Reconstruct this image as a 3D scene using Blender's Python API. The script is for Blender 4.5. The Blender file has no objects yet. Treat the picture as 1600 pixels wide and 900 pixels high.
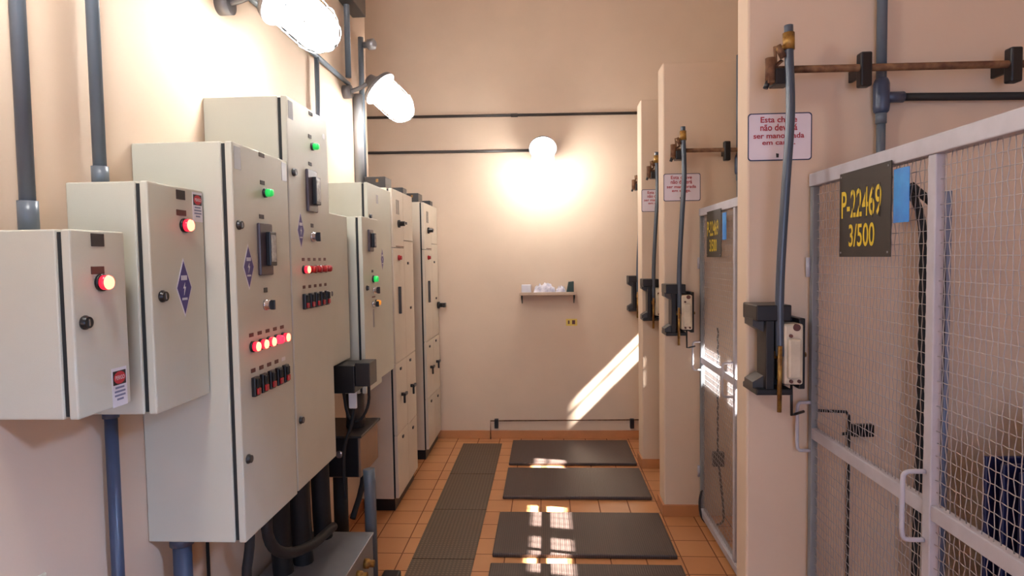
import bpy, bmesh, math, random
from mathutils import Vector, Matrix
random.seed(7)
C = bpy.context.scene.collection
PI = math.pi

# ------------------------------------------------------------ camera, world, light, exposure
sc = bpy.context.scene
cam_d = bpy.data.cameras.new('camera'); cam = bpy.data.objects.new('camera', cam_d); C.objects.link(cam)
cam_d.sensor_width = 36.0; cam_d.sensor_fit = 'HORIZONTAL'; cam_d.lens = 970 / 1600 * 36; cam_d.clip_start = .02
def camera_matrix():
    # level camera turned a little to the left of the aisle, pitched down, rolled by less than a degree
    y = Vector((54, 48, 970)).normalized()
    t = .0153
    d = Vector((t, -1, -(t * y.x - y.y) / y.z)).normalized(); z = -d
    x = z.cross(y)
    if x.x < 0: x = -x
    right = Vector((x.x, y.x, z.x)); up = Vector((x.y, y.y, z.y)); back = -Vector((x.z, y.z, z.z))
    m = Matrix((right, up, back)).transposed().to_4x4()
    m.translation = Vector((0, 0, 1.65))
    return m
cam.matrix_world = camera_matrix()
sc.camera = cam
w = bpy.data.worlds.new('daylight_sky'); sc.world = w; w.use_nodes = True
bg = w.node_tree.nodes['Background']; bg.inputs[0].default_value = (.62, .74, 1, 1); bg.inputs[1].default_value = .8
sun_d = bpy.data.lights.new('sun', 'SUN'); sun = bpy.data.objects.new('sun', sun_d); C.objects.link(sun)
sun_d.energy = 120; sun_d.angle = math.radians(.5); sun_d.color = (1, .97, .93)
SUN = Vector((-1, .2, -1)).normalized()
sun.rotation_euler = (-SUN).to_track_quat('Z', 'Y').to_euler()
sun.location = (6, 0, 6)
def area(name, loc, direction, sx, sy, power, color):
    d = bpy.data.lights.new(name, 'AREA'); d.shape = 'RECTANGLE'; d.size = sx; d.size_y = sy; d.energy = power; d.color = color
    o = bpy.data.objects.new(name, d); C.objects.link(o); o.location = loc
    o.rotation_euler = (-Vector(direction)).to_track_quat('Z', 'Y').to_euler()
    return o
area('doorway_daylight', (.4, -2.15, 1.6), (-.2, 1, -.1), 1.6, 2.0, 52, (.48, .64, 1))
side_fill = area('added_blue_side_fill', (2.4, -.4, 3.0), (-3.64, 1.55, -2.6), .4, .4, 6.0, (.42, .62, 1)); side_fill.data.spread = math.radians(30)  # unseen blue fill added to tint the lower left wall, no window there
LAMP = 90
vs = sc.view_settings
vs.view_transform = 'Standard'; vs.look = 'None'; vs.gamma = 1; vs.use_curve_mapping = False; vs.exposure = -.1

# ------------------------------------------------------------ materials
def lin(r, g, b):
    f = lambda c: (c / 255 / 12.92) if c / 255 <= .04045 else ((c / 255 + .055) / 1.055) ** 2.4
    return (f(r), f(g), f(b), 1)
def mat(name, rgb, rough=.6, metal=0., var=.06, scale=8., bump=0., bscale=200., emit=None, es=0, rgb2=None, spec=.5, coat=0.):
    m = bpy.data.materials.new(name); m.use_nodes = True; nt = m.node_tree; N = nt.nodes; L = nt.links
    b = N['Principled BSDF']; b.inputs['Roughness'].default_value = rough; b.inputs['Metallic'].default_value = metal
    b.inputs['Specular IOR Level'].default_value = spec; b.inputs['Coat Weight'].default_value = coat
    tc = N.new('ShaderNodeTexCoord'); nz = N.new('ShaderNodeTexNoise'); nz.inputs['Scale'].default_value = scale; nz.inputs['Detail'].default_value = 5
    L.new(tc.outputs['Object'], nz.inputs['Vector'])
    mx = N.new('ShaderNodeMix'); mx.data_type = 'RGBA'
    c = lin(*rgb); c2 = lin(*rgb2) if rgb2 else tuple(max(0, v * (1 - 2 * var)) for v in c[:3]) + (1,)
    cr = N.new('ShaderNodeValToRGB'); cr.color_ramp.elements[0].position = .35; cr.color_ramp.elements[1].position = .65
    L.new(nz.outputs['Fac'], cr.inputs[0]); L.new(cr.outputs[0], mx.inputs[0])
    mx.inputs[6].default_value = c; mx.inputs[7].default_value = c2
    L.new(mx.outputs[2], b.inputs['Base Color'])
    if bump:
        n2 = N.new('ShaderNodeTexNoise'); n2.inputs['Scale'].default_value = bscale; n2.inputs['Detail'].default_value = 3
        bp = N.new('ShaderNodeBump'); bp.inputs['Strength'].default_value = bump; bp.inputs['Distance'].default_value = .002
        L.new(tc.outputs['Object'], n2.inputs['Vector']); L.new(n2.outputs['Fac'], bp.inputs['Height']); L.new(bp.outputs[0], b.inputs['Normal'])
    if emit:
        b.inputs['Emission Color'].default_value = (*emit, 1); b.inputs['Emission Strength'].default_value = es
    return m
def tile_mat(name, rgb, rgb2, grout, wx, wy, off=(0, 0, 0), mortar=.004, rough=.3, axis='xy'):
    m = bpy.data.materials.new(name); m.use_nodes = True; nt = m.node_tree; N = nt.nodes; L = nt.links
    b = N['Principled BSDF']
    tc = N.new('ShaderNodeTexCoord'); mp = N.new('ShaderNodeMapping'); mp.inputs['Location'].default_value = off
    L.new(tc.outputs['Object'], mp.inputs[0])
    br = N.new('ShaderNodeTexBrick'); br.offset = 0; br.squash = 1
    br.inputs['Scale'].default_value = 1; br.inputs['Brick Width'].default_value = wx; br.inputs['Row Height'].default_value = wy
    br.inputs['Mortar Size'].default_value = mortar; br.inputs['Mortar Smooth'].default_value = .2
    br.inputs['Color1'].default_value = lin(*rgb); br.inputs['Color2'].default_value = lin(*rgb2); br.inputs['Mortar'].default_value = lin(*grout)
    L.new(mp.outputs[0], br.inputs['Vector'])
    nz = N.new('ShaderNodeTexNoise'); nz.inputs['Scale'].default_value = 4; nz.inputs['Detail'].default_value = 6
    L.new(tc.outputs['Object'], nz.inputs['Vector'])
    mx = N.new('ShaderNodeMix'); mx.data_type = 'RGBA'; mx.blend_type = 'MULTIPLY'; mx.inputs[0].default_value = .5
    cr = N.new('ShaderNodeValToRGB'); cr.color_ramp.elements[0].color = (.75, .7, .65, 1); cr.color_ramp.elements[0].position = .3; cr.color_ramp.elements[1].position = .7
    L.new(nz.outputs['Fac'], cr.inputs[0]); L.new(br.outputs['Color'], mx.inputs[6]); L.new(cr.outputs[0], mx.inputs[7])
    L.new(mx.outputs[2], b.inputs['Base Color'])
    rr = N.new('ShaderNodeMath'); rr.operation = 'MULTIPLY_ADD'; rr.inputs[1].default_value = .4; rr.inputs[2].default_value = rough
    L.new(br.outputs['Fac'], rr.inputs[0]); L.new(rr.outputs[0], b.inputs['Roughness'])
    bp = N.new('ShaderNodeBump'); bp.invert = True; bp.inputs['Strength'].default_value = .5; bp.inputs['Distance'].default_value = .003
    L.new(br.outputs['Fac'], bp.inputs['Height']); L.new(bp.outputs[0], b.inputs['Normal'])
    return m
def rib_mat(name, rgb, rgb2, pitch, axis=0, rough=.45, cross=0.):
    # ribbed rubber: fine parallel ribs, optional cross pitch giving small studs
    m = bpy.data.materials.new(name); m.use_nodes = True; nt = m.node_tree; N = nt.nodes; L = nt.links
    b = N['Principled BSDF']; b.inputs['Roughness'].default_value = rough
    tc = N.new('ShaderNodeTexCoord'); sp = N.new('ShaderNodeSeparateXYZ'); L.new(tc.outputs['Object'], sp.inputs[0])
    def wave(o, p):
        a = N.new('ShaderNodeMath'); a.operation = 'MULTIPLY'; a.inputs[1].default_value = 2 * PI / p; L.new(o, a.inputs[0])
        s = N.new('ShaderNodeMath'); s.operation = 'SINE'; L.new(a.outputs[0], s.inputs[0])
        h = N.new('ShaderNodeMath'); h.operation = 'MULTIPLY_ADD'; h.inputs[1].default_value = .5; h.inputs[2].default_value = .5; L.new(s.outputs[0], h.inputs[0])
        return h.outputs[0]
    o = wave(sp.outputs[axis], pitch)
    if cross:
        k = N.new('ShaderNodeMath'); k.operation = 'MULTIPLY'; L.new(o, k.inputs[0]); L.new(wave(sp.outputs[1 - axis], cross), k.inputs[1]); o = k.outputs[0]
    mx = N.new('ShaderNodeMix'); mx.data_type = 'RGBA'; L.new(o, mx.inputs[0]); mx.inputs[6].default_value = lin(*rgb2); mx.inputs[7].default_value = lin(*rgb)
    L.new(mx.outputs[2], b.inputs['Base Color'])
    bp = N.new('ShaderNodeBump'); bp.inputs['Strength'].default_value = .35; bp.inputs['Distance'].default_value = .002
    L.new(o, bp.inputs['Height']); L.new(bp.outputs[0], b.inputs['Normal'])
    return m
M = dict(
    plaster=mat('salmon_plaster', (214, 190, 166), .75, var=.03, scale=2.5, bump=.15, bscale=60),
    ceiling=mat('ceiling_paint', (235, 215, 195), .9, var=.03),
    tile=tile_mat('terracotta_floor_tile', (198, 140, 92), (190, 130, 84), (120, 72, 44), .193, .193, (.058, .1, 0), .004, .32),
    skirt=mat('terracotta_skirting', (192, 130, 84), .4, var=.06),
    mat_=rib_mat('black_rubber', (76, 62, 56), (58, 46, 42), .012, 0, .42),
    cover=rib_mat('brown_ribbed_cover', (116, 94, 72), (74, 58, 44), .022, 0, .5, .022),
    cab=mat('beige_textured_enamel', (200, 198, 182), .38, var=.015, bump=.25, bscale=700, spec=.5),
    cab2=mat('cream_enamel', (214, 200, 180), .42, var=.02, bump=.1, bscale=500),
    gasket=mat('dark_gasket', (32, 36, 38), .7),
    black=mat('black_plastic', (22, 21, 24), .35),
    blackm=mat('black_matt', (26, 25, 26), .7),
    darkgrey=mat('dark_grey_metal', (70, 66, 64), .4, .3),
    conduit=mat('grey_pvc_conduit', (96, 106, 116), .35, var=.05),
    conduit_b=mat('dark_blue_grey_conduit', (66, 76, 98), .35, var=.05),
    lever=mat('slate_grey_tube', (74, 82, 94), .3, .1),
    galv=mat('painted_grey_steel', (150, 150, 152), .35, .4, var=.05),
    stiled=mat('shaded_grey_gate_paint', (132, 136, 140), .5, var=.08), gate=mat('white_grey_gate_paint', (186, 182, 190), .45, var=.05, scale=20),  # stiled: shade on the far gate stile put into a darker grey
    wire=mat('galvanised_wire', (178, 172, 172), .4, .35, var=.05),
    rust=mat('rusty_brown_steel', (128, 92, 62), .75, .2, rgb2=(88, 52, 34), scale=30, bump=.4, bscale=150),
    brass=mat('tarnished_brass', (176, 136, 66), .45, .6, rgb2=(120, 84, 44), scale=40),
    cream=mat('cream_porcelain', (214, 200, 176), .3, var=.1, scale=20),
    red=mat('red_plastic_off', (170, 30, 34), .35), redlit=mat('lit_red_lens', (255, 60, 40), .3, emit=(1, .13, .07), es=9),
    redside=mat('lit_red_lens_side', (255, 30, 40), .3, emit=(1, .02, .05), es=1.6), reddim=mat('half_lit_red_lens', (220, 30, 50), .3, emit=(1, .05, .12), es=1.2),
    green=mat('lit_green_lens', (30, 190, 70), .3, emit=(.03, .75, .16), es=.55),
    orange=mat('orange_lens', (235, 140, 40), .3, emit=(1, .4, .05), es=.5),
    white=mat('white_plastic', (228, 226, 224), .4), chrome=mat('chrome', (200, 200, 205), .15, .9),
    tagm=mat('dark_engraved_tag', (52, 44, 42), .5), tagb=mat('brown_engraved_tag', (92, 50, 42), .5),
    paper=mat('white_sticker', (224, 222, 228), .5), redp=mat('red_print', (190, 44, 52), .5), bluep=mat('blue_grey_print', (120, 124, 152), .5),
    purple=mat('violet_blue_print', (74, 62, 128), .45), sign=mat('white_sign_enamel', (226, 214, 220), .4, var=.03),
    signb=mat('navy_sign_border', (44, 52, 84), .4), signr=mat('red_sign_lettering', (176, 48, 58), .5),
    plate=mat('dark_brown_plate', (52, 42, 34), .6, var=.12, scale=14), yellow=mat('yellow_stencil_paint', (222, 190, 40), .5),
    blue=mat('bright_blue_card', (52, 142, 214), .45, rgb2=(40, 112, 196), scale=12), blueT=mat('navy_transformer_paint', (30, 34, 74), .35),
    jar=mat('lit_frosted_glass_jar', (255, 255, 255), .3, emit=(1, .98, .95), es=LAMP),
    cast=mat('cast_aluminium', (120, 118, 120), .45, .5), stickery=mat('yellow_sticker', (226, 196, 90), .5),
    outlet=mat('ivory_plastic', (228, 220, 196), .4), greenf=mat('dark_green_folder', (30, 52, 46), .5), pap=mat('crumpled_white_paper', (222, 216, 222), .7, rgb2=(170, 168, 184), scale=18),
    shelfm=mat('pale_painted_wood', (205, 180, 155), .5), pole=mat('pale_blue_grey_pipe', (130, 140, 166), .4),
    meterm=mat('meter_case', (72, 60, 66), .35), screen=mat('grey_lcd', (196, 200, 198), .2, rgb2=(150, 152, 152), scale=60),
    warm=mat('brown_panel_enamel', (150, 118, 92), .4),
)

# ------------------------------------------------------------ mesh builder
class MB:
    def __init__(s): s.bm = bmesh.new(); s.mats = []
    def mi(s, m):
        if m not in s.mats: s.mats.append(m)
        return s.mats.index(m)
    def _new(s, m, fn):
        before = set(s.bm.faces); fn(); i = s.mi(m)
        fs = [f for f in s.bm.faces if f not in before]
        for f in fs: f.material_index = i
        return fs
    def box(s, a, b, m, bev=0., seg=2):
        a, b = Vector(a), Vector(b); lo = Vector(map(min, a, b)); hi = Vector(map(max, a, b))
        def fn():
            vs_ = [s.bm.verts.new((x, y, z)) for x in (lo.x, hi.x) for y in (lo.y, hi.y) for z in (lo.z, hi.z)]
            idx = [(0, 1, 3, 2), (4, 6, 7, 5), (0, 4, 5, 1), (2, 3, 7, 6), (0, 2, 6, 4), (1, 5, 7, 3)]
            fs = [s.bm.faces.new([vs_[i] for i in q]) for q in idx]
            if bev:
                ed = {e for f in fs for e in f.edges}
                bmesh.ops.bevel(s.bm, geom=list(ed), offset=bev, segments=seg, affect='EDGES', profile=.5)
        s._new(m, fn); return s
    def cyl(s, p, q, r, m, n=20, r2=None, caps=True):
        p, q = Vector(p), Vector(q); d = q - p; r2 = r if r2 is None else r2
        a = d.normalized().orthogonal().normalized(); b = d.normalized().cross(a)
        def fn():
            rings = []
            for c, rr in ((p, r), (q, r2)):
                rings.append([s.bm.verts.new(c + (a * math.cos(2 * PI * k / n) + b * math.sin(2 * PI * k / n)) * rr) for k in range(n)])
            for k in range(n): s.bm.faces.new((rings[0][k], rings[0][(k + 1) % n], rings[1][(k + 1) % n], rings[1][k])).smooth = True
            if caps: s.bm.faces.new(rings[0][::-1]); s.bm.faces.new(rings[1])
        s._new(m, fn); return s
    def tube(s, pts, r, m, n=12, smooth=0, rad=None):
        pts = [Vector(p) for p in pts]
        for _ in range(smooth):
            o = [pts[0]]
            for i in range(len(pts) - 1): o += [pts[i].lerp(pts[i + 1], .25), pts[i].lerp(pts[i + 1], .75)]
            pts = o + [pts[-1]]
        def fn():
            prev = None; up = None; rings = []
            for i, p in enumerate(pts):
                d = (pts[min(i + 1, len(pts) - 1)] - pts[max(i - 1, 0)]).normalized()
                a = d.orthogonal().normalized() if up is None else (up - d * up.dot(d)).normalized()
                up = a; b = d.cross(a); rr = rad(i / (len(pts) - 1)) if rad else r
                rings.append([s.bm.verts.new(p + (a * math.cos(2 * PI * k / n) + b * math.sin(2 * PI * k / n)) * rr) for k in range(n)])
            for A, B in zip(rings, rings[1:]):
                for k in range(n): s.bm.faces.new((A[k], A[(k + 1) % n], B[(k + 1) % n], B[k])).smooth = True
            s.bm.faces.new(rings[0][::-1]); s.bm.faces.new(rings[-1])
        s._new(m, fn); return s
    def lathe(s, p, axis, prof, m, n=28):
        p = Vector(p); d = Vector(axis).normalized(); a = d.orthogonal().normalized(); b = d.cross(a)
        def fn():
            rings = [[s.bm.verts.new(p + d * h + (a * math.cos(2 * PI * k / n) + b * math.sin(2 * PI * k / n)) * max(r, 1e-4)) for k in range(n)] for h, r in prof]
            for A, B in zip(rings, rings[1:]):
                for k in range(n): s.bm.faces.new((A[k], A[(k + 1) % n], B[(k + 1) % n], B[k])).smooth = True
            s.bm.faces.new(rings[0][::-1]); s.bm.faces.new(rings[-1])
        s._new(m, fn); return s
    def poly(s, pts, ext, m):
        pts = [Vector(p) for p in pts]; ext = Vector(ext)
        def fn():
            A = [s.bm.verts.new(p) for p in pts]; B = [s.bm.verts.new(p + ext) for p in pts]; n = len(pts)
            s.bm.faces.new(A[::-1]); s.bm.faces.new(B)
            for k in range(n): s.bm.faces.new((A[k], A[(k + 1) % n], B[(k + 1) % n], B[k]))
        s._new(m, fn); return s
    def text(s, txt, o, right, up, width, height, m, bold=0., depth=.0006):
        cu = bpy.data.curves.new('lettering', 'FONT'); cu.body = txt; cu.size = 1; cu.offset = bold; cu.resolution_u = 4
        ob = bpy.data.objects.new('lettering', cu); C.objects.link(ob)
        bpy.context.view_layer.update()
        me = bpy.data.meshes.new_from_object(ob.evaluated_get(bpy.context.evaluated_depsgraph_get()))
        bpy.data.objects.remove(ob); bpy.data.curves.remove(cu)
        xs = [v.co.x for v in me.vertices]; ys = [v.co.y for v in me.vertices]
        x0, x1, y0, y1 = min(xs), max(xs), min(ys), max(ys)
        o, right, up = Vector(o), Vector(right), Vector(up); nrm = right.cross(up)
        def fn():
            V = [s.bm.verts.new(o + right * ((v.co.x - x0) / (x1 - x0) * width) + up * ((v.co.y - y0) / (y1 - y0) * height) + nrm * depth) for v in me.vertices]
            for p in me.polygons:
                try: s.bm.faces.new([V[i] for i in p.vertices])
                except ValueError: pass
        s._new(m, fn); bpy.data.meshes.remove(me); return s
    def build(s, name, parent=None, loc=None):
        bmesh.ops.recalc_face_normals(s.bm, faces=s.bm.faces)
        base = Vector(loc) if loc is not None else (world_loc(parent) if parent else Vector())
        bmesh.ops.translate(s.bm, verts=s.bm.verts, vec=-base)
        me = bpy.data.meshes.new(name); s.bm.to_mesh(me); s.bm.free()
        for m in s.mats: me.materials.append(m)
        o = bpy.data.objects.new(name, me); C.objects.link(o)
        if parent: o.parent = parent
        else: o.location = base
        return o
def world_loc(o):
    v = Vector()
    while o: v += o.location; o = o.parent
    return v
def tag(o, label, cat, group=None):
    o['label'] = label; o['category'] = cat
    if group: o['group'] = group
    return o
def thing(name, label, cat, loc, group=None):
    o = bpy.data.objects.new(name, None); o.empty_display_size = .1; C.objects.link(o); o.location = loc
    return tag(o, label, cat, group)
def kids(o): return [c for c in bpy.data.objects if c.parent == o]
def dup(o, off, label=None, parent=None, rename=None):
    c = o.copy(); C.objects.link(c)
    if parent: c.parent = parent
    else: c.location = o.location + Vector(off)
    if label: c['label'] = label
    for k in kids(o): dup(k, (0, 0, 0), None, c)
    return c
def structure(name, mb):
    o = mb.build(name); o['kind'] = 'structure'; return o

XW, YF, XR, ZC, YB = -1.24, 5.6, 3.0, 4.2, -2.3
# ------------------------------------------------------------ the room
structure('floor', MB().box((-2.4, YB - .2, -.1), (XR + .2, YF + .2, 0), M['tile']))
structure('ceiling', MB().box((-2.4, YB - .2, ZC), (XR + .2, YF + .2, ZC + .12), M['ceiling']))
XB, YC = -2.1, 4.33      # the left wall steps back behind the standing cabinets
structure('wall_left', MB().box((XB, YB, 0), (XW, YC, ZC), M['plaster'], .006))
structure('wall_left_recess', MB().box((XB - .15, YC, 0), (XB, YF + .15, ZC), M['plaster']))
structure('wall_far', MB().box((XB, YF, 0), (XR, YF + .15, ZC), M['plaster']))
wb = MB(); dx0, dx1, dz = -.35, 1.35, 2.75
wb.box((XW, YB - .15, 0), (dx0, YB, ZC), M['plaster']).box((dx1, YB - .15, 0), (XR, YB, ZC), M['plaster']).box((dx0, YB - .15, dz), (dx1, YB, ZC), M['plaster'])
structure('wall_back', wb)
# right outer wall with a row of high ventilation openings
OP = [(2.50, 2.93), (3.05, 3.46), (4.12, 4.34), (5.02, 5.36)]
z0, z1 = 2.90, 3.21
wr = MB(); wr.box((XR, YB, 0), (XR + .15, YF + .15, z0 - .07), M['plaster']).box((XR, YB, z1 + .07), (XR + .15, YF + .15, ZC), M['plaster'])
# sloping sill and head so that the 45 degree sun gets through
y = YB
for a, b in OP + [(YF + .15, None)]:
    wr.box((XR, y, z0 - .07), (XR + .15, a, z1 + .07), M['plaster'])
    if b is None: break
    wr.poly([(XR, a, z0 - .07), (XR, a, z0), (XR + .01, a, z0 - .07)], (0, b - a, 0), M['plaster'])
    wr.poly([(XR, a, z1 + .07), (XR + .07, a, z1 + .07), (XR, a, z1)], (0, b - a, 0), M['plaster'])
    y = b
structure('wall_right', wr)
for i, (a, b) in enumerate(OP):
    g = MB(); n = max(2, int((b - a) / .07))
    for k in range(1, n): g.cyl((XR + .02, a + (b - a) * k / n, z0 - .07), (XR + .02, a + (b - a) * k / n, z1 + .07), .004, M['galv'], 8)
    g.box((XR + .012, a, z0 + .15), (XR + .028, b, z0 + .163), M['galv'])
    structure('window_%d' % (i + 1), g)
# partitions between the transformer bays: free-standing at their upper edge
XP = .726
def partition(name, ya, yb, top, x0=XP):
    m = MB(); m.box((x0, ya, 0), (XR, yb, top), M['plaster'], .008)
    structure(name, m)
partition('wall_near_partition', 2.30, 2.42, 2.86)
partition('wall_middle_partition', 3.91, 4.08, 2.83)
partition('wall_rear_partition', 4.80, 5.00, 2.83)
sk = [((XB, YF - .012, 0), (XR, YF, .075)), ((XP - .012, 2.288, 0), (.94, 2.432, .075)), ((XP - .012, 3.898, 0), (.94, 4.092, .075)), ((XP - .012, 4.788, 0), (.94, 5.012, .075)), ((XW, YB, 0), (XW + .012, YC, .075))]
for nm, (a, b) in zip(('far', 'near_partition', 'middle_partition', 'rear_partition', 'left'), sk):
    structure('baseboard_' + nm, MB().box(a, b, M['skirt'], .003))

# ------------------------------------------------------------ floor: mats and channel covers
mats = [(2.66, 3.235, 'black rubber mat at the bottom edge of the frame, nearest of the four'),
        (3.335, 3.905, 'black rubber mat in front of the middle partition with two sun patches on it'),
        (4.16, 4.745, 'black rubber mat beside the middle partition, second from the far wall'),
        (4.85, 5.47, 'black rubber mat up against the far wall under the small shelf')]
for a, b, l in mats:
    m = MB().box((-.32, a, 0.0005), (.69, b, .024), M['mat_'], .006)
    tag(m.build('rubber_mat', None, (.18, (a + b) / 2, 0)), l, 'mat', 'black rubber mats in a row down the aisle')
cv = [(2.64, 3.30, 'ribbed brown channel cover nearest the camera'), (3.30, 3.97, 'ribbed brown channel cover second from the camera, left of the sunlit mat'),
      (3.97, 4.64, 'ribbed brown channel cover third from the camera, beside the standing cream cabinet'), (4.64, 5.42, 'ribbed brown channel cover ending at the far wall')]
for a, b, l in cv:
    m = MB().box((-.76, a + .003, .0005), (-.415, b - .003, .008), M['cover'], .002)
    tag(m.build('channel_cover', None, (-.59, (a + b) / 2, 0)), l, 'floor cover', 'cable channel covers in the floor')

# ------------------------------------------------------------ wall cabinets on the left
def cabinet(name, label, y0, y1, z0, z1, xf):
    t = thing(name, label, 'electrical cabinet', (XW, (y0 + y1) / 2, z0), 'beige wall-hung control cabinets')
    MB().box((XW + .001, y0, z0), (xf - .034, y1, z1), M['cab'], .004).build('body', t)
    MB().box((xf - .034, y0 + .006, z0 + .006), (xf - .022, y1 - .006, z1 - .006), M['gasket']).build('gasket', t)
    d = MB().box((xf - .022, y0, z0), (xf, y1, z1), M['cab'], .004).build('door', t)
    return t, d
def lock(d, y, z, xf, r=.013):
    m = MB().lathe((xf, y, z), (1, 0, 0), [(0, r * 1.25), (.004, r * 1.25), (.008, r), (.012, r)], M['black'], 20)
    m.box((xf + .012, y - .002, z - r * .6), (xf + .0128, y + .002, z + r * .6), M['chrome'])
    m.build('lock', d)
def lamp(d, y, z, xf, m, r=.013, off=False):
    b = MB().lathe((xf, y, z), (1, 0, 0), [(0, r * 1.15), (.007, r * 1.15), (.008, r)], M['black'], 20)
    if m is M['redlit']:
        b.lathe((xf + .008, y, z), (1, 0, 0), [(0, r * .97), (.012, r * .97)], M['redside'], 20)
        b.lathe((xf + .02, y, z), (1, 0, 0), [(0, r * .95), (.004, r * .85), (.007, r * .4)], m, 20)
    else: b.lathe((xf + .008, y, z), (1, 0, 0), [(0, r * .96), (.014, r * .96), (.02, r * .8), (.022, r * .3)], m, 20)
    b.build('indicator_lamp', d)
def tagp(d, y, z, xf, w=.032, h=.014, m='tagm'):
    MB().box((xf, y - w / 2, z - h / 2), (xf + .0018, y + w / 2, z + h / 2), M[m], .0006, 1).build('name_tag', d)
def warn(d, y, z, xf, w=.052, h=.088):
    m = MB().box((xf, y - w / 2, z - h / 2), (xf + .0008, y + w / 2, z + h / 2), M['paper'])
    zt = z + h * .42; zb = z + h * .06
    m.box((xf + .0008, y - w * .43, zb), (xf + .0012, y + w * .43, zt), M['black'])
    n = 16; cy, cz = y, (zt + zb) / 2
    m.poly([(xf + .0012, cy + w * .39 * math.cos(2 * PI * k / n), cz + (zt - zb) * .45 * math.sin(2 * PI * k / n)) for k in range(n)], (.0004, 0, 0), M['redp'])
    m.text('PERIGO', (xf + .0018, y - w * .31, cz - (zt - zb) * .14), (0, 1, 0), (0, 0, 1), w * .62, (zt - zb) * .3, M['paper'], .01)
    for i in range(4):
        ww = (.30, .36, .36, .22)[i] * w; zz = zb - h * .1 * (i + 1)
        m.box((xf + .0008, y - ww, zz), (xf + .0012, y + ww, zz + h * .05), M['bluep'])
    m.build('danger_sticker', d)
def diamond(d, y, z, xf, w=.075, h=.165, pale=False):
    P = lambda s_, x: [(x, y, z + h / 2 * s_), (x, y + w / 2 * s_, z), (x, y, z - h / 2 * s_), (x, y - w / 2 * s_, z)]
    m = MB().poly(P(1, xf), (.0008, 0, 0), M['paper']); m.poly(P(.9, xf + .0008), (.0005, 0, 0), M['purple'])
    x = xf + .0013
    for k in range(4): m.box((x, y - .014 + k * .0074, z + h * .13), (x + .0004, y - .0085 + k * .0074, z + h * .21), M['paper'])
    m.poly([(x, y + .003, z + h * .09), (x, y - .006, z - h * .01), (x, y, z - h * .01), (x, y - .003, z - h * .13), (x, y + .007, z + h * .015), (x, y + .001, z + h * .015)], (.0004, 0, 0), M['paper'])
    for k in range(5): m.box((x, y - .0125 + k * .0052, z - h * .21), (x + .0004, y - .009 + k * .0052, z - h * .17), M['paper'])
    m.build('diamond_emblem', d)
def meter(d, y, z, xf, w=.085, h=.165):
    m = MB().box((xf, y - w / 2, z - h / 2), (xf + .012, y + w / 2, z + h / 2), M['meterm'], .004)
    m.box((xf + .012, y - w * .1, z - h * .32), (xf + .028, y + w * .42, z + h * .34), M['black'], .003)
    m.box((xf + .028, y - w * .02, z - h * .24), (xf + .0288, y + w * .34, z + h * .28), M['screen'])
    m.build('meter', d)
def selector(d, y, z, xf, r=.016):
    m = MB().lathe((xf, y, z), (1, 0, 0), [(0, r * 1.1), (.006, r * 1.1), (.007, r * .95), (.018, r * .9)], M['chrome'], 22)
    m.box((xf + .018, y - .004, z - r), (xf + .034, y + .004, z + r), M['black'], .002)
    m.build('selector_switch', d)
def rocker(d, y, z, xf, w=.034, h=.062):
    m = MB().box((xf, y - w / 2, z - h / 2), (xf + .014, y + w / 2, z + h / 2), M['black'], .003)
    m.box((xf + .014, y - w * .28, z - h * .05), (xf + .020, y + w * .28, z + h * .4), M['blackm'], .002)
    m.box((xf + .014, y - w * .28, z - h * .4), (xf + .021, y + w * .28, z - h * .08), M['red'], .002)
    m.build('push_button_block', d)
def patch(d, y0, y1, z0, z1, xf, m='galv'):
    MB().box((xf, y0, z0), (xf + .0008, y1, z1), M[m]).build('sticker', d)

# 1: small cabinet nearest the camera
x = -1.04
t, d = cabinet('wall_cabinet', 'smallest beige wall cabinet, nearest the camera, danger sticker at its lower corner', 1.305, 1.48, 1.305, 1.728, x)
tagp(d, 1.388, 1.706, x, .042, .03); tagp(d, 1.384, 1.636, x, .042, .018, 'tagb'); lamp(d, 1.392, 1.607, x, M['redlit'], .0175)
lock(d, 1.336, 1.519, x); warn(d, 1.44, 1.352, x, .052, .094)
# 2
x = -1.02
t, d = cabinet('wall_cabinet', 'medium beige wall cabinet with one lit red lamp above a violet diamond emblem', 1.548, 1.805, 1.255, 1.862, x)
tagp(d, 1.692, 1.84, x, .042, .026); tagp(d, 1.692, 1.79, x, .046, .016, 'tagb'); lamp(d, 1.702, 1.755, x, M['redlit'], .0175)
lock(d, 1.59, 1.562, x); warn(d, 1.775, 1.812, x, .05, .086); diamond(d, 1.692, 1.58, x)
# 3
x = -.93
t, d = cabinet('wall_cabinet', 'tall beige wall cabinet with a meter and five lit red lamps in a row', 1.812, 2.209, .79, 2.01, x)
tagp(d, 2.006, 1.999, x, .04, .014); patch(d, 1.825, 1.865, 1.93, 1.998, x); patch(d, 2.16, 2.2, 1.935, 2.0, x)
lamp(d, 2.02, 1.877, x, M['green'], .0135); tagp(d, 2.006, 1.909, x); lock(d, 1.838, 1.762, x, .012); lock(d, 1.844, 1.041, x, .012)
tagp(d, 1.992, 1.797, x); meter(d, 2.0, 1.69, x, .092, .17); diamond(d, 1.892, 1.634, x, .07, .142)
tagp(d, 2.002, 1.556, x, .026, .016); selector(d, 1.998, 1.507, x)
for k in range(5):
    yy = 1.897 + k * .0565
    lamp(d, yy, 1.383, x, M['reddim'] if k == 3 else M['redlit'], .0155); tagp(d, yy - .004, 1.42, x, .028, .012, 'tagb')
    rocker(d, yy + .001, 1.256, x); tagp(d, yy, 1.307, x, .028, .013, 'white' if k == 4 else 'tagb')
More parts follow.
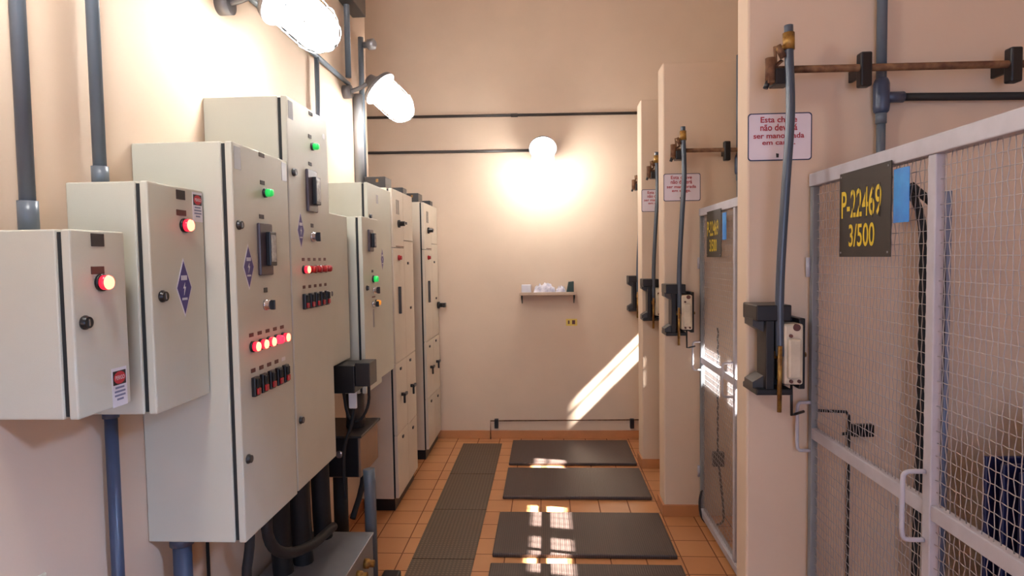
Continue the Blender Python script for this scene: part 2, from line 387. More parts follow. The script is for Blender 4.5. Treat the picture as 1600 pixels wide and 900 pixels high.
# 4
t, d = cabinet('wall_cabinet', 'tallest beige wall cabinet, only the first of its five red lamps lit', 2.219, 2.634, .795, 2.248, x)
tagp(d, 2.45, 2.234, x, .04, .014); patch(d, 2.235, 2.275, 2.17, 2.235, x); lamp(d, 2.455, 2.105, x, M['green'], .0135); tagp(d, 2.435, 2.142, x)
lock(d, 2.262, 1.978, x, .012); lock(d, 2.256, 1.054, x, .012); meter(d, 2.425, 1.925, x, .1, .165); tagp(d, 2.428, 2.033, x)
diamond(d, 2.315, 1.766, x, .066, .14); selector(d, 2.43, 1.745, x, .018); tagp(d, 2.43, 1.79, x, .026, .016)
MB().lathe((x, 2.585, 2.17), (1, 0, 0), [(0, .012), (.003, .012)], M['white'], 16).build('sticker', d)
for k in range(5):
    yy = 2.333 + k * .0575
    lamp(d, yy, 1.617, x, M['redlit'] if k == 0 else M['red'], .0145); tagp(d, yy - .004, 1.656, x, .024, .012, 'tagb')
    rocker(d, yy - .008, 1.495, x, .032, .06); tagp(d, yy - .004, 1.55, x, .024, .012, 'tagb')
# 5
x = -.98
t, d = cabinet('wall_cabinet', 'plain beige wall cabinet without fittings, half hidden behind the tallest cabinet', 2.70, 3.02, 1.165, 1.866, x)
lock(d, 2.75, 1.5, x, .011)
# 6
x = -.93
t, d = cabinet('wall_cabinet', 'beige wall cabinet with one green lamp above chrome switches and a slim meter', 3.105, 3.405, .965, 1.872, x)
meter(d, 3.235, 1.752, x, .075, .115); lamp(d, 3.28, 1.548, x, M['green'], .017); tagp(d, 3.27, 1.59, x, .03, .014)
selector(d, 3.29, 1.487, x, .018); lamp(d, 3.318, 1.418, x, M['orange'], .015); selector(d, 3.262, 1.415, x, .015); tagp(d, 3.28, 1.452, x, .06, .008, 'tagb')
lock(d, 3.158, 1.505, x, .011); patch(d, 3.258, 3.285, 1.29, 1.386, x, 'galv')
# 7
x = -.99
t, d = cabinet('wall_cabinet', 'taller beige wall cabinet with a pale diamond emblem, just before the floor-standing cabinets', 3.425, 3.93, .95, 2.083, x)
diamond(d, 3.70, 1.653, x, .066, .135); lock(d, 3.458, 1.895, x, .011); lock(d, 3.458, 1.2, x, .011); patch(d, 3.60, 3.64, 1.98, 2.03, x, 'galv')

# ------------------------------------------------------------ floor-standing cabinets
x = -.985; ya, yb, ym = 3.95, 4.55, 4.257
mcc = thing('floor_cabinet', 'cream floor-standing cabinet nearer the camera, divided into eight doors', 'electrical cabinet', (XW, 4.25, 0), 'cream floor-standing motor cabinets')
MB().box((XW + .02, ya + .012, 0.0), (x - .03, yb - .012, .08), M['black']).build('plinth', mcc)
MB().box((XW + .001, ya, .08), (x - .034, yb, 2.112), M['cab2'], .004).build('body', mcc)
MB().box((x - .034, ya + .004, .085), (x - .022, yb - .004, 2.106), M['gasket']).build('gasket', mcc)
def mdoor(y0, y1, z0, z1):
    return MB().box((x - .022, y0 + .0015, z0 + .002), (x, y1 - .0015, z1 - .002), M['cab2'], .003).build('door', mcc)
A = [mdoor(ya, ym, p, q) for p, q in ((.083, .50), (.50, .972), (.972, 1.728), (1.728, 2.11))]
B = [mdoor(ym, yb, p, q) for p, q in ((.083, .49), (.49, .972), (.972, 1.78), (1.78, 2.11))]
def thandle(d, y, z):
    m = MB().lathe((x, y, z), (1, 0, 0), [(0, .012), (.02, .012), (.022, .009)], M['black'], 16)
    m.box((x + .018, y - .03, z - .009), (x + .034, y + .045, z + .012), M['black'], .004).box((x + .018, y - .03, z - .055), (x + .032, y - .012, z), M['black'], .004)
    m.build('handle', d)
thandle(A[1], 4.09, .745); thandle(B[1], 4.37, .745)
g = MB()
for k in range(3): g.box((x, 4.06 + k * .032, 1.95), (x + .002, 4.066 + k * .032, 2.045), M['black'])
g.build('vent_slots', A[3])
MB().lathe((x, 4.11, 1.888), (1, 0, 0), [(0, .026), (.012, .026), (.014, .017), (.045, .016)], M['black'], 20).build('rotary_knob', A[3])
MB().box((x, 4.03, 1.735), (x + .003, 4.24, 1.74), M['rust']).build('label_strip', A[3])
MB().lathe((x, 4.09, 1.662), (1, 0, 0), [(0, .018), (.01, .018), (.012, .014), (.024, .013)], M['red'], 18).build('red_button', A[2])
MB().box((x, 4.065, 1.29), (x + .018, 4.085, 1.47), M['darkgrey'], .003).build('bar_handle', A[2])
for d_, yy, zz in ((A[0], 4.09, .455), (A[1], 4.07, .92), (B[1], 4.36, .93), (B[2], 4.36, 1.62), (B[2], 4.42, 1.3), (B[0], 4.4, .43), (B[3], 4.33, 1.9)):
    MB().box((x, yy - .016, zz - .006), (x + .008, yy + .016, zz + .012), M['darkgrey'], .002).build('latch', d_)
MB().box((-1.17, 3.97, 2.112), (-1.03, 4.13, 2.185), M['black'], .004).box((-1.09, 3.968, 2.15), (-1.075, 3.97, 2.17), M['brass']).build('top_duct', mcc)
MB().box((-1.15, 4.42, 2.112), (-1.02, 4.54, 2.165), M['black'], .004).build('top_duct', mcc)
mcc2 = dup(mcc, (0, 1.035, 0), 'cream floor-standing cabinet farther away, standing against the far wall')
MB().lathe((x, 5.53, 1.235), (1, 0, 0), [(0, .03), (.02, .03), (.022, .02), (.05, .02)], M['black'], 18).box((x + .05, 5.50, 1.215), (x + .075, 5.56, 1.255), M['black'], .005).build('rotary_handle', mcc2)

# ------------------------------------------------------------ conduits and pipes on the left wall
xp = XW + .03
def pipe(name, label, pts, r, m, group=None, couplers=(), smooth=0, cat='pipe', cm=None):
    t = thing(name, label, cat, Vector(pts[-1]), group)
    MB().tube(pts, r, m, 16, smooth).build('tube', t)
    for p, q in couplers: MB().cyl(p, q, r * 1.28, cm or m, 20).build('coupling', t)
    return t
G = 'vertical grey conduits on the left wall'
pipe('wall_conduit', 'dark grey conduit running from above into the smallest cabinet', [(xp, 1.395, 3.6), (xp, 1.395, 1.728)], .0165, M['conduit'], G, [((xp, 1.395, 1.73), (xp, 1.395, 1.80))])
pipe('wall_conduit', 'grey conduit entering the top of the cabinet with the single lamp and diamond', [(xp, 1.638, 3.6), (xp, 1.638, 1.863)], .0165, M['conduit'], G, [((xp, 1.638, 1.865), (xp, 1.638, 1.915))])
pipe('wall_conduit', 'blue-grey conduit leaving the underside of the cabinet with the single lamp and diamond', [(xp, 1.635, 1.254), (xp, 1.635, .0)], .0165, M['conduit_b'], G, [((xp, 1.635, 1.252), (xp, 1.635, 1.225))])
pipe('wall_conduit', 'thick blue-grey conduit under the tall cabinet with the lit lamp row', [(-1.165, 1.865, .789), (-1.165, 1.865, 0)], .028, M['conduit_b'], G, [((-1.165, 1.865, .788), (-1.165, 1.865, .76))])
pipe('wall_conduit', 'thin dark conduit passing behind the nearer wall lamp down to the plain cabinet', [(xp, 3.3, 2.74), (xp, 3.3, 2.3), (xp, 2.99, 2.1), (xp, 2.99, 1.867)], .013, M['conduit'], G)
pipe('wall_conduit', 'dark conduit dropping from above to the junction between the two wall lamps', [(xp, 3.84, 4.19), (xp, 3.84, 2.78)], .018, M['conduit'], G)
pipe('wall_conduit', 'thick pale conduit right of the wall lamps ending behind the standing cabinet', [(xp, 4.02, 2.72), (xp, 4.02, 2.13)], .032, M['galv'], G)
pipe('wall_conduit', 'short dark conduit with a round gland at its top, behind the farther wall lamp', [(xp, 4.12, 3.12), (xp, 4.12, 2.13)], .018, M['conduit'], G)
b = MB().box((XW + .001, 3.74, 3.22), (XW + .09, 4.05, 3.34), M['darkgrey'], .006); tag(b.build('junction_box', None, (XW, 3.9, 3.22)), 'dark junction box at the top edge, above the farther wall lamp', 'junction box')
g = MB().lathe((xp + .02, 4.12, 3.07), (1, -.2, 0), [(0, .02), (.03, .02), (.035, .035), (.075, .035), (.085, .02)], M['galv'], 18)
tag(g.build('conduit_gland', None, (xp, 4.12, 3.07)), 'round pale gland sticking out of the short dark conduit', 'conduit fitting')
pipe('wall_conduit', 'horizontal conduit high on the left wall joining the two wall lamps', [(xp, 1.2, 2.74), (xp, 3.84, 2.74)], .014, M['conduit'], None)

# ------------------------------------------------------------ wall lamps (lit glass jars in wire guards)
def wall_lamp(name, label, mount, wall_n, out=.20):
    mount = Vector(mount); n = Vector(wall_n); ax = (n * .72 + Vector((0, 0, -.69))).normalized()
    t = thing(name, label, 'lamp', mount, 'lit jar-shaped wall lamps')
    head = mount + n * out + Vector((0, 0, .03))
    b = MB().cyl(mount - n * .03, mount + n * .02, .04, M['cast'], 24); b.build('wall_box', t)
    MB().tube([mount, mount + n * .08 + Vector((0, 0, .02)), head - ax * .05], .013, M['cast'], 12, 2).build('arm', t)
    MB().lathe(head - ax * .07, ax, [(0, .03), (.03, .04), (.05, .06), (.075, .112), (.1, .118)], M['cast'], 28).build('head', t)
    MB().lathe(head + ax * .03, ax, [(0, .076), (.02, .084), (.17, .081), (.215, .066), (.24, .04), (.25, .01)], M['jar'], 28).build('glass_jar', t)
    a = ax.orthogonal().normalized(); c = ax.cross(a); g = MB()
    for k in range(4):
        u = a * math.cos(PI * k / 4) + c * math.sin(PI * k / 4)
        g.tube([head + ax * .03 + u * .096, head + ax * .2 + u * .094, head + ax * .25 + u * .074, head + ax * .29 + u * .02, head + ax * .29 - u * .02, head + ax * .25 - u * .074, head + ax * .2 - u * .094, head + ax * .03 - u * .096], .0022, M['galv'], 6, 1)
    for h in (.1, .19): g.tube([head + ax * h + (a * math.cos(2 * PI * k / 24) + c * math.sin(2 * PI * k / 24)) * .0955 for k in range(25)], .0022, M['galv'], 6)
    g.build('wire_guard', t)
    return t
wall_lamp('wall_lamp', 'big glowing jar lamp at the top edge, nearest on the left wall', (XW + .03, 2.36, 2.635), (1, 0, 0), .21)
wall_lamp('wall_lamp', 'jar lamp on the left wall above and behind the viewer, out of the picture', (XW + .03, 1.0, 2.68), (1, 0, 0), .24)
wall_lamp('wall_lamp', 'glowing tilted jar lamp on the left wall beside the vertical conduits', (XW + .03, 3.83, 2.69), (1, 0, 0), .18)
wall_lamp('wall_lamp', 'glowing jar lamp centred high on the far wall', (-.02, YF - .03, 2.565), (0, -1, 0))
pipe('far_wall_conduit', 'upper dark conduit running along the far wall', [(XB + .01, YF - .02, 2.935), (1.3, YF - .02, 2.90)], .0125, M['darkgrey'], 'horizontal conduits on the far wall', [((-.3, YF - .02, 2.915), (-.24, YF - .02, 2.9145))])
pipe('far_wall_conduit', 'lower dark conduit on the far wall ending at the lamp', [(XB + .01, YF - .02, 2.62), (-.02, YF - .02, 2.60)], .0125, M['darkgrey'], 'horizontal conduits on the far wall')

# ------------------------------------------------------------ far wall: shelf, papers, sticker, low pipe
s = thing('wall_shelf', 'small pale shelf on the far wall below the far lamp', 'shelf', (0, YF, 1.30))
MB().box((-.245, YF - .17, 1.318), (.262, YF - .001, 1.334), M['shelfm'], .003).build('shelf_board', s)
MB().box((-.245, YF - .172, 1.334), (.262, YF - .166, 1.345), M['shelfm'], .002).build('front_lip', s)
for xx in (-.225, .24):
    MB().tube([(xx, YF - .15, 1.318), (xx, YF - .148, 1.30), (xx, YF - .006, 1.24), (xx, YF - .004, 1.318)], .005, M['darkgrey'], 8).build('bracket', s)
tag(MB().box((-.225, YF - .15, 1.3345), (-.14, YF - .04, 1.41), M['paper'], .004).build('paper_box', None, (-.18, YF - .1, 1.334)), 'small white box at the left end of the shelf', 'box')
tag(MB().poly([(.17, YF - .16, 1.3345), (.235, YF - .16, 1.3345), (.235, YF - .16, 1.435), (.19, YF - .16, 1.43)], (0, .1, 0), M['greenf']).build('folder', None, (.2, YF - .1, 1.334)), 'dark green folder at the right end of the shelf', 'folder')
def heap(name, label, cx, cy, w_, dd, h, seed):
    rnd = random.Random(seed); m = MB(); N = 14
    def fn():
        top = {}
        for i in range(N + 1):
            for j in range(7):
                u, v = i / N, j / 6; e = math.sin(PI * u) ** .4 * math.sin(PI * v) ** .5 if 0 < i < N and 0 < j < 6 else 0
                top[i, j] = m.bm.verts.new((cx + (u - .5) * w_, cy + (v - .5) * dd, 1.3345 + e * h * (.6 + .4 * rnd.random())))
        for i in range(N):
            for j in range(6): m.bm.faces.new((top[i, j], top[i + 1, j], top[i + 1, j + 1], top[i, j + 1]))
        m.bm.faces.new([top[i, 0] for i in range(N + 1)] + [top[N, j] for j in range(1, 7)] + [top[i, 6] for i in range(N - 1, -1, -1)] + [top[0, j] for j in range(5, 0, -1)])
    m._new(M['pap'], fn)
    tag(m.build(name, None, (cx, cy, 1.334)), label, 'papers')
heap('paper_bundle', 'crumpled white paper bundle in the middle of the shelf', -.02, YF - .095, .2, .12, .1, 3)
heap('paper_bundle', 'low crumpled paper bundle beside the green folder', .123, YF - .095, .09, .12, .07, 5)
m = MB().box((.168, YF - .002, 1.03), (.268, YF - .0002, 1.092), M['stickery']).box((.185, YF - .003, 1.045), (.2, YF - .002, 1.078), M['tagb']).box((.222, YF - .003, 1.043), (.25, YF - .002, 1.08), M['tagb'])
tag(m.build('wall_sticker', None, (.218, YF, 1.06)), 'small yellow sticker on the far wall below the shelf', 'sticker')
t = pipe('low_pipe', 'thin brown pipe running low along the far wall', [(-.53, YF - .025, .0), (-.53, YF - .025, .168), (.95, YF - .025, .178)], .0055, M['rust'])
for xx in (-.475, .75): MB().box((xx - .018, YF - .04, .10), (xx + .018, YF - .0005, .185), M['black'], .004).build('pipe_clip', t)

# ------------------------------------------------------------ under the left cabinets: cables, boxes
def corr(name, label, pts, r, m=M['blackm'], smooth=2, group='black cables and hoses under the wall cabinets'):
    k = MB().tube(pts, r, m, 12, smooth, rad=None); tag(k.build(name, None, Vector(pts[-1])), label, 'cable', group)
yy = [(2.47, -1.12, .042), (2.56, -1.07, .042), (2.68, -1.12, .045), (2.80, -1.07, .042)]
names = ['nearest', 'second', 'third', 'farthest']
for i, (q, xx, r) in enumerate(yy):
    corr('cable_hose', '%s of the four thick black hoses dropping from the tallest cabinet' % names[i], [(xx, q, .794 if q < 2.63 else 1.02), (xx, q, .5), (xx + .01, q + .01, .25), (xx - .01, q, 0)], r)
corr('cable_hose', 'thick black hose curving from the lit-lamp cabinet towards the grey floor box', [(-1.0, 2.1, .79), (-1.0, 2.1, .66), (-.99, 2.2, .56), (-.96, 2.4, .5), (-.97, 2.6, .47), (-.985, 2.72, .44)], .02)
corr('cable_hose', 'black hose bowed downwards directly below the lit-lamp cabinet', [(-.99, 1.95, .79), (-.99, 1.96, .72), (-1.0, 1.93, .6), (-.98, 1.98, .4), (-1.0, 2.1, .0)], .016)
for i, (q, l) in enumerate(((1.945, 'leftmost'), (2.01, 'middle'), (2.12, 'rightmost'))):
    corr('thin_cable', l + ' thin black cable on the wall under the lit-lamp cabinet', [(XW + .01, q, 1.0), (XW + .01, q, .0)], .006, smooth=0)
corr('black_trunking', 'broad black cable trunk standing below the low metal box', [(-1.12, 3.22, .54), (-1.12, 3.22, .0)], .038, smooth=0)
gb = thing('floor_box', 'low grey metal box on the floor beneath the wall cabinets', 'metal box', (-1.03, 2.6, 0))
MB().box((-1.2, 2.2, 0), (-.845, 2.86, .34), M['galv'], .004).build('body', gb)
MB().box((-1.205, 2.195, .34), (-.84, 2.865, .352), M['galv'], .003).build('lid', gb)
for k in range(3): MB().lathe((-.845, 2.5 + k * .11, .27), (1, 0, 0), [(0, .022), (.02, .022), (.025, .016), (.045, .016)], M['brass'], 16).build('cable_gland', gb)
jb = thing('terminal_box', 'open black terminal box hanging below the plain wall cabinet', 'terminal box', (-1.0, 2.9, 1.03))
MB().box((XW + .001, 2.82, 1.03), (-.90, 2.98, 1.16), M['black'], .004).build('body', jb)
MB().box((-.9, 2.83, 1.06), (-.83, 2.95, 1.17), M['black'], .003).build('open_cover', jb)
tag(MB().box((-.955, 2.89, .94), (-.915, 2.905, 1.03), M['white'], .006).build('plug', None, (-.935, 2.9, .94)), 'small white plug hanging under the black terminal box', 'plug')
corr('thin_cable', 'black cable looping below the white plug', [(-.935, 2.9, .94), (-.94, 2.89, .86), (-.975, 2.88, .78), (-.985, 2.88, .68), (-.985, 2.9, .5)], .008)
corr('thin_cable', 'black cable drooping from the terminal box towards the wall', [(-.868, 2.94, 1.052), (-.872, 2.95, .94), (-.92, 2.95, .86), (-.98, 2.95, .87), (-1.0, 2.95, 1.03)], .007)
corr('grey_conduit_stub', 'wide dark grey conduit between the terminal box and the low metal box', [(-1.02, 3.2, 1.0), (-1.02, 3.2, .772)], .05, M['darkgrey'], 0, 'grey conduits under the wall cabinets')
lb = thing('relay_box', 'metal box on the wall with a black front, above the grey floor box', 'metal box', (-1.1, 3.2, .55))
MB().box((XW + .001, 3.06, .545), (-.955, 3.38, .755), M['warm'], .003).build('body', lb)
MB().box((XW + .002, 3.05, .55), (-.965, 3.06, .75), M['black'], .003).build('front_panel', lb)
MB().box((XW + .001, 3.03, .755), (-.94, 3.39, .768), M['darkgrey'], .003).build('lid', lb)
MB().lathe((-1.06, 3.05, .67), (0, -1, 0), [(0, .02), (.012, .02), (.014, .012)], M['chrome'], 16).build('knob', lb)
corr('grey_conduit_stub', 'tall grey conduit rising from the floor in front of the low metal box', [(-.885, 2.97, .0), (-.885, 2.97, .55), (-.89, 2.975, .62)], .029, M['conduit'], 0, 'grey conduits under the wall cabinets')
corr('cable_hose', 'stiff black hose slanting below the low metal box', [(-.98, 3.2, .543), (-.98, 3.14, .45), (-1.0, 3.04, .34)], .015, smooth=1)
tag(MB().box((-.86, 2.98, 0), (-.77, 3.10, .05), M['black'], .01).build('floor_block', None, (-.82, 3.04, 0)), 'small black block on the tiles right of the grey floor box', 'block')
op = MB().box((XW, 1.30, .80), (XW + .008, 1.42, .90), M['outlet'], .004)
o = thing('wall_outlet', 'ivory outlet plate low on the left wall at the frame edge', 'outlet', (XW, 1.36, .85)); op.build('plate', o)
MB().box((XW + .008, 1.35, .835), (XW + .012, 1.375, .865), M['white'], .002).build('socket', o)

# ------------------------------------------------------------ disconnect mechanisms on the partition faces
YP = 2.30
def mechanism(label):
    t = thing('switch_mechanism', label, 'switch mechanism', (.79, YP, 1.17), 'lever-operated disconnect mechanisms on the partitions')
    yf = YP
    X = lambda c: .706 + (c - 72) * .000707
    Z = lambda c: 1.477 - (c - 112) * .000707
    ym = 2.2
    m = MB()
    m.box((X(80), ym - .05, Z(192)), (X(246), yf, Z(114)), M['black'], .004)
    m.box((X(80), ym - .05, Z(552)), (X(252), yf, Z(522)), M['black'], .004)
    m.box((X(128), ym - .045, Z(530)), (X(168), ym + .05, Z(180)), M['black'], .003)
    m.box((X(292), ym - .03, Z(528)), (X(322), yf, Z(182)), M['black'], .003)
    m.box((X(165), ym + .03, Z(525)), (X(300), yf, Z(185)), M['blackm'], .003)
    m.poly([(X(76), ym - .02, Z(185)), (X(130), ym - .02, Z(185)), (X(130), ym - .02, Z(250)), (X(76), ym - .02, Z(218))], (0, .09, 0), M['darkgrey'])
    m.poly([(X(76), ym - .02, Z(525)), (X(130), ym - .02, Z(525)), (X(130), ym - .02, Z(462)), (X(76), ym - .02, Z(495))], (0, .09, 0), M['darkgrey'])
    m.build('bracket_frame', t)
    c = MB()
    c.box((X(208), ym - .055, Z(500)), (X(300), ym + .02, Z(205)), M['cream'], .008)
    c.box((X(222), ym - .068, Z(470)), (X(288), ym - .05, Z(275)), M['cream'], .008)
    c.cyl((X(266), ym - .06, Z(222)), (X(266), ym - .045, Z(222)), .012, M['tagb'], 16).cyl((X(238), ym - .062, Z(262)), (X(238), ym - .045, Z(262)), .006, M['tagb'], 12).cyl((X(240), ym - .062, Z(482)), (X(240), ym - .045, Z(482)), .006, M['tagb'], 12).cyl((X(278), ym - .062, Z(482)), (X(278), ym - .045, Z(482)), .006, M['tagb'], 12)
    c.build('porcelain_insulator', t)
    b = MB().cyl((X(140), ym - .01, Z(363)), (X(335), ym - .01, Z(363)), .009, M['brass'], 14)
    b.cyl((X(150), ym - .01, Z(363)), (X(205), ym - .01, Z(363)), .014, M['brass'], 6)
    b.build('pivot_bolt', t)
    MB().cyl((X(186), ym - .06, Z(310)), (X(184), ym - .06, Z(630)), .0075, M['brass'], 12).build('brass_rod', t)
    MB().tube([(X(262), ym - .02, Z(500)), (X(264), ym - .02, Z(660)), (X(290), ym, Z(662)), (X(345), ym + .02, Z(655))], .005, M['black'], 8).build('dark_rod', t)
    pts = [(.794, ym - .04, 1.30), (.791, ym - .04, 1.442), (.792, ym - .042, 1.56), (.798, ym - .044, 1.70), (.812, ym - .046, 1.95), (.822, ym - .046, 2.10), (.822, ym - .043, 2.2), (.818, ym - .04, 2.3), (.816, ym - .04, 2.41)]
    MB().tube(pts, .0145, M['lever'], 16, 2).build('lever_tube', t)
    k = MB().cyl((.817, ym - .04, 2.33), (.816, ym - .04, 2.385), .019, M['brass'], 18)
    k.cyl((.817, ym - .04, 2.34), (.775, ym - .04, 2.335), .008, M['brass'], 10).cyl((.78, ym - .04, 2.345), (.80, ym - .04, 2.305), .011, M['rust'], 10); k.build('brass_clamp', t)
    k = MB().cyl((.765, ym - .02, 2.31), (.765, ym - .02, 2.235), .018, M['rust'], 14).box((.752, ym - .035, 2.225), (.775, ym, 2.25), M['rust'], .003)
    k.tube([(.775, ym - .03, 2.345), (.778, ym - .03, 2.29), (.80, ym - .03, 2.3), (.765, ym - .02, 2.27)], .006, M['rust'], 8)
    k.cyl((.757, ym - .02, 2.235), (.748, ym - .02, 2.21), .009, M['black'], 10)
    k.box((.775, ym - .04, 2.22), (.828, ym + .03, 2.272), M['black'], .004); k.build('crank', t)
    MB().cyl((.77, ym, 2.277), (2.9, ym, 2.262), .0125, M['rust'], 14).build('rusty_shaft', t)
    for xx in (1.083, 1.567):
        MB().box((xx - .019, ym - .018, 2.21), (xx + .019, ym + .02, 2.325), M['black'], .006).box((xx - .007, ym + .02, 2.25), (xx + .007, yf, 2.29), M['black'], .003).build('shaft_bearing', t)
    return t
m1 = mechanism('disconnect lever mechanism on the nearest partition, largest in view')
SH = (1.61, 2.50, 3.30)
dup(m1, (0, SH[0], 0), 'disconnect lever mechanism on the middle partition, second largest in view')
dup(m1, (0, SH[1], 0), 'disconnect lever mechanism on the rear partition, third largest in view')
dup(m1, (0, SH[2], 0), 'disconnect lever mechanism on the far wall, mostly hidden behind the rear partition')

def sign(label, y):
    x0, x1, a, b = .727, .952, 1.984, 2.153; 
    t = thing('warning_sign', label, 'sign', ((x0 + x1) / 2, y, a), 'white warning signs with red lettering')
    def rr(x0, x1, a, b, r, yy, ext, mt, mb):
        P = []
        for cx, cz, s0 in ((x1 - r, b - r, 0), (x0 + r, b - r, 1), (x0 + r, a + r, 2), (x1 - r, a + r, 3)):
            for k in range(6): an = PI / 2 * (s0 + k / 5); P.append((cx + r * math.cos(an), yy, cz + r * math.sin(an)))
        mb.poly(P, (0, ext, 0), mt)
    m = MB(); rr(x0, x1, a, b, .012, y, -.0015, M['signb'], m); m.build('border', t)
    m = MB(); rr(x0 + .004, x1 - .004, a + .004, b - .004, .010, y - .0015, -.0006, M['sign'], m); m.build('sign_face', t)
    m = MB(); xc = (x0 + x1) / 2; R_, U = (1, 0, 0), (0, 0, 1)
    for s_, w_, zc, h in (('Esta chave', .128, 2.122, .021), ('não deverá', .13, 2.093, .024), ('ser manobrada', .178, 2.066, .019), ('em carga.', .116, 2.038, .017)):
        m.text(s_, (xc - w_ / 2 - .004, y - .0026, zc - .003), R_, U, w_, h, M['signr'], .022)
    m.build('lettering', t); m = MB()
    m.poly([(xc - .012, y - .0022, 1.995), (xc - .004, y - .0022, 1.995), (xc - .003, y - .0022, 2.008), (xc - .013, y - .0022, 2.01)], (0, -.0003, 0), M['tagm'])
    m.build('printed_mark', t)
sign('white warning sign on the nearest partition, its red words partly behind the lever tube', 2.2995)
sign('white warning sign on the middle partition, above the second lever mechanism', 2.2995 + 1.61)
sign('white warning sign on the rear partition, its right part hidden, third lever beside it', 2.2995 + 2.5)

# conduits on the partition faces
def pconduit(off, l1):
    y = YP - .03 + off
    t = thing('tee_conduit', l1, 'pipe', (1.19, y, 1.78), 'grey conduits with a tee on the partitions')
    MB().tube([(1.175, y, 2.85 if off else 3.4), (1.175, y, 2.25)], .0165, M['conduit'], 16).build('upper_tube', t)
    MB().lathe((1.176, y, 2.135), (0, 0, 1), [(0, .018), (.006, .024), (.02, .026), (.1, .026), (.112, .023), (.12, .019)], M['conduit_b'], 20).cyl((1.176, y, 2.19), (1.25, y, 2.19), .019, M['conduit_b'], 18).build('tee_fitting', t)
    MB().tube([(1.176, y, 2.14), (1.176, y, 1.78)], .0145, M['conduit'], 16).cyl((1.176, y, 2.14), (1.176, y, 2.10), .018, M['conduit'], 16).build('lower_tube', t)
    MB().tube([(1.25, y, 2.19), (2.9, y, 2.155)], .0135, M['blackm'], 14).build('side_tube', t)
pconduit(0, 'grey conduit with a dark tee fitting on the nearest partition above the mesh gate')
pconduit(1.61, 'grey conduit on the middle partition, a sliver showing beside the nearest partition edge')

# ------------------------------------------------------------ mesh gates in front of the transformer bays
def wires(y0, y1, z0, z1, mb, pitch=.0178, pz=.0298, r=.0011, x=.955):
    ny = int((y1 - y0) / pitch); nz = int((z1 - z0) / pz); py = (y1 - y0) / ny; pz = (z1 - z0) / nz; am = .0016
    for i in range(1, ny):       # uprights, crimped at every crossing
        mb.tube([(x + am * (1 if (i + j) % 2 else -1), y0 + i * py + (.0011 if j % 2 else -.0011), z0 + j * pz) for j in range(nz + 1)], r, M['wire'], 4)
    for j in range(1, nz):
        mb.tube([(x - am * (1 if (i + j) % 2 else -1), y0 + i * py, z0 + j * pz) for i in range(ny + 1)], r, M['wire'], 4)
xg = .955; GY0, GYm, GY1 = .86, 1.582, 2.285
def gate(label):
    t = thing('mesh_gate', label, 'gate', (xg, (GY0 + GY1) / 2, .03), 'light grey wire mesh gates before the transformer bays')
    def bar(n, a, b): MB().box(a, b, M['gate'], .003).build(n, t)
    bar('top_rail', (xg - .018, GY0, 1.886), (xg + .018, GY1, 1.932)); bar('bottom_rail', (xg - .018, GY0, .03), (xg + .018, GY1, .07))
    bar('middle_rail', (xg - .012, GY0, .983), (xg + .012, GY1, 1.023))
    bar('stile', (xg - .014, GYm - .016, .07), (xg + .010, GYm + .016, 1.886))
    MB().box((xg - .014, GY1 - .026, .07), (xg + .010, GY1, 1.886), M['stiled'], .003).build('stile', t); bar('stile', (xg - .018, GY0, .07), (xg + .018, GY0 + .03, 1.886))
    for a, b, l in ((GYm + .016, GY1 - .03, 0), (GY0 + .03, GYm - .016, 1)):
        for c, d in ((.07, .983), (1.023, 1.886)):
            m = MB(); wires(a, b, c, d, m); m.build('wire_mesh', t)
    def handle(y, z0, z1, s=.075):
        MB().tube([(xg - .016, y, z1), (xg - .05, y, z1), (xg - s + .008, y, z1 - .002), (xg - s, y, z1 - .012), (xg - s, y, (z0 + z1) / 2), (xg - s, y, z0 + .012), (xg - s + .008, y, z0 + .002), (xg - .05, y, z0), (xg - .016, y, z0)], .006, M['gate'], 10, 1).build('pull_handle', t)
    handle(1.585, .925, 1.10, .07); handle(2.262, .94, 1.115, .062)
    for z in (.3, 1.6): MB().cyl((xg - .02, GY1 - .004, z - .035), (xg - .02, GY1 - .004, z + .035), .008, M['gate'], 12).build('hinge', t)
    return t
g1 = gate('large wire mesh gate filling the right side of the picture')
dup(g1, (0, 1.602, 0), 'farther wire mesh gate between the nearest and middle partitions, sun patches on it')
def plate(label):
    x = xg - .024
    t = thing('identification_plate', label, 'plate', (x, 1.93, 1.64), 'dark plates with yellow stencilled numbers')
    MB().box((x - .002, 1.738, 1.637), (x + .001, 2.032, 1.897), M['plate'], .0008, 1).build('board', t)
    R_, U = (0, -1, 0), (0, 0, 1); xx = x - .0026; m = MB()
    m.text('P-22469', (xx, 2.016, 1.755), R_, U, .232, .086, M['yellow'], .012)
    for k in range(5): yk = 1.943 - k * .0375; m.box((xx - .0012, yk - .0016, 1.75), (xx - .0006, yk + .0016, 1.845), M['plate'])
    m.build('number_lettering', t); m = MB()
    m.text('3/500', (xx, 1.968, 1.668), R_, U, .150, .068, M['yellow'], .012)
    m.build('rating_lettering', t)
    k = MB()
    for yy_, zz in ((1.75, 1.885), (2.02, 1.885), (1.75, 1.65), (2.02, 1.65)): k.cyl((x - .0025, yy_, zz), (x - .004, yy_, zz), .003, M['galv'], 10)
    k.build('fixing_wires', t)
    return t
p1 = plate('dark plate with yellow stencilled number on the large gate at the right')
dup(p1, (0, 1.635, 0), 'dark plate with yellow stencilled number on the farther, narrow-looking gate')
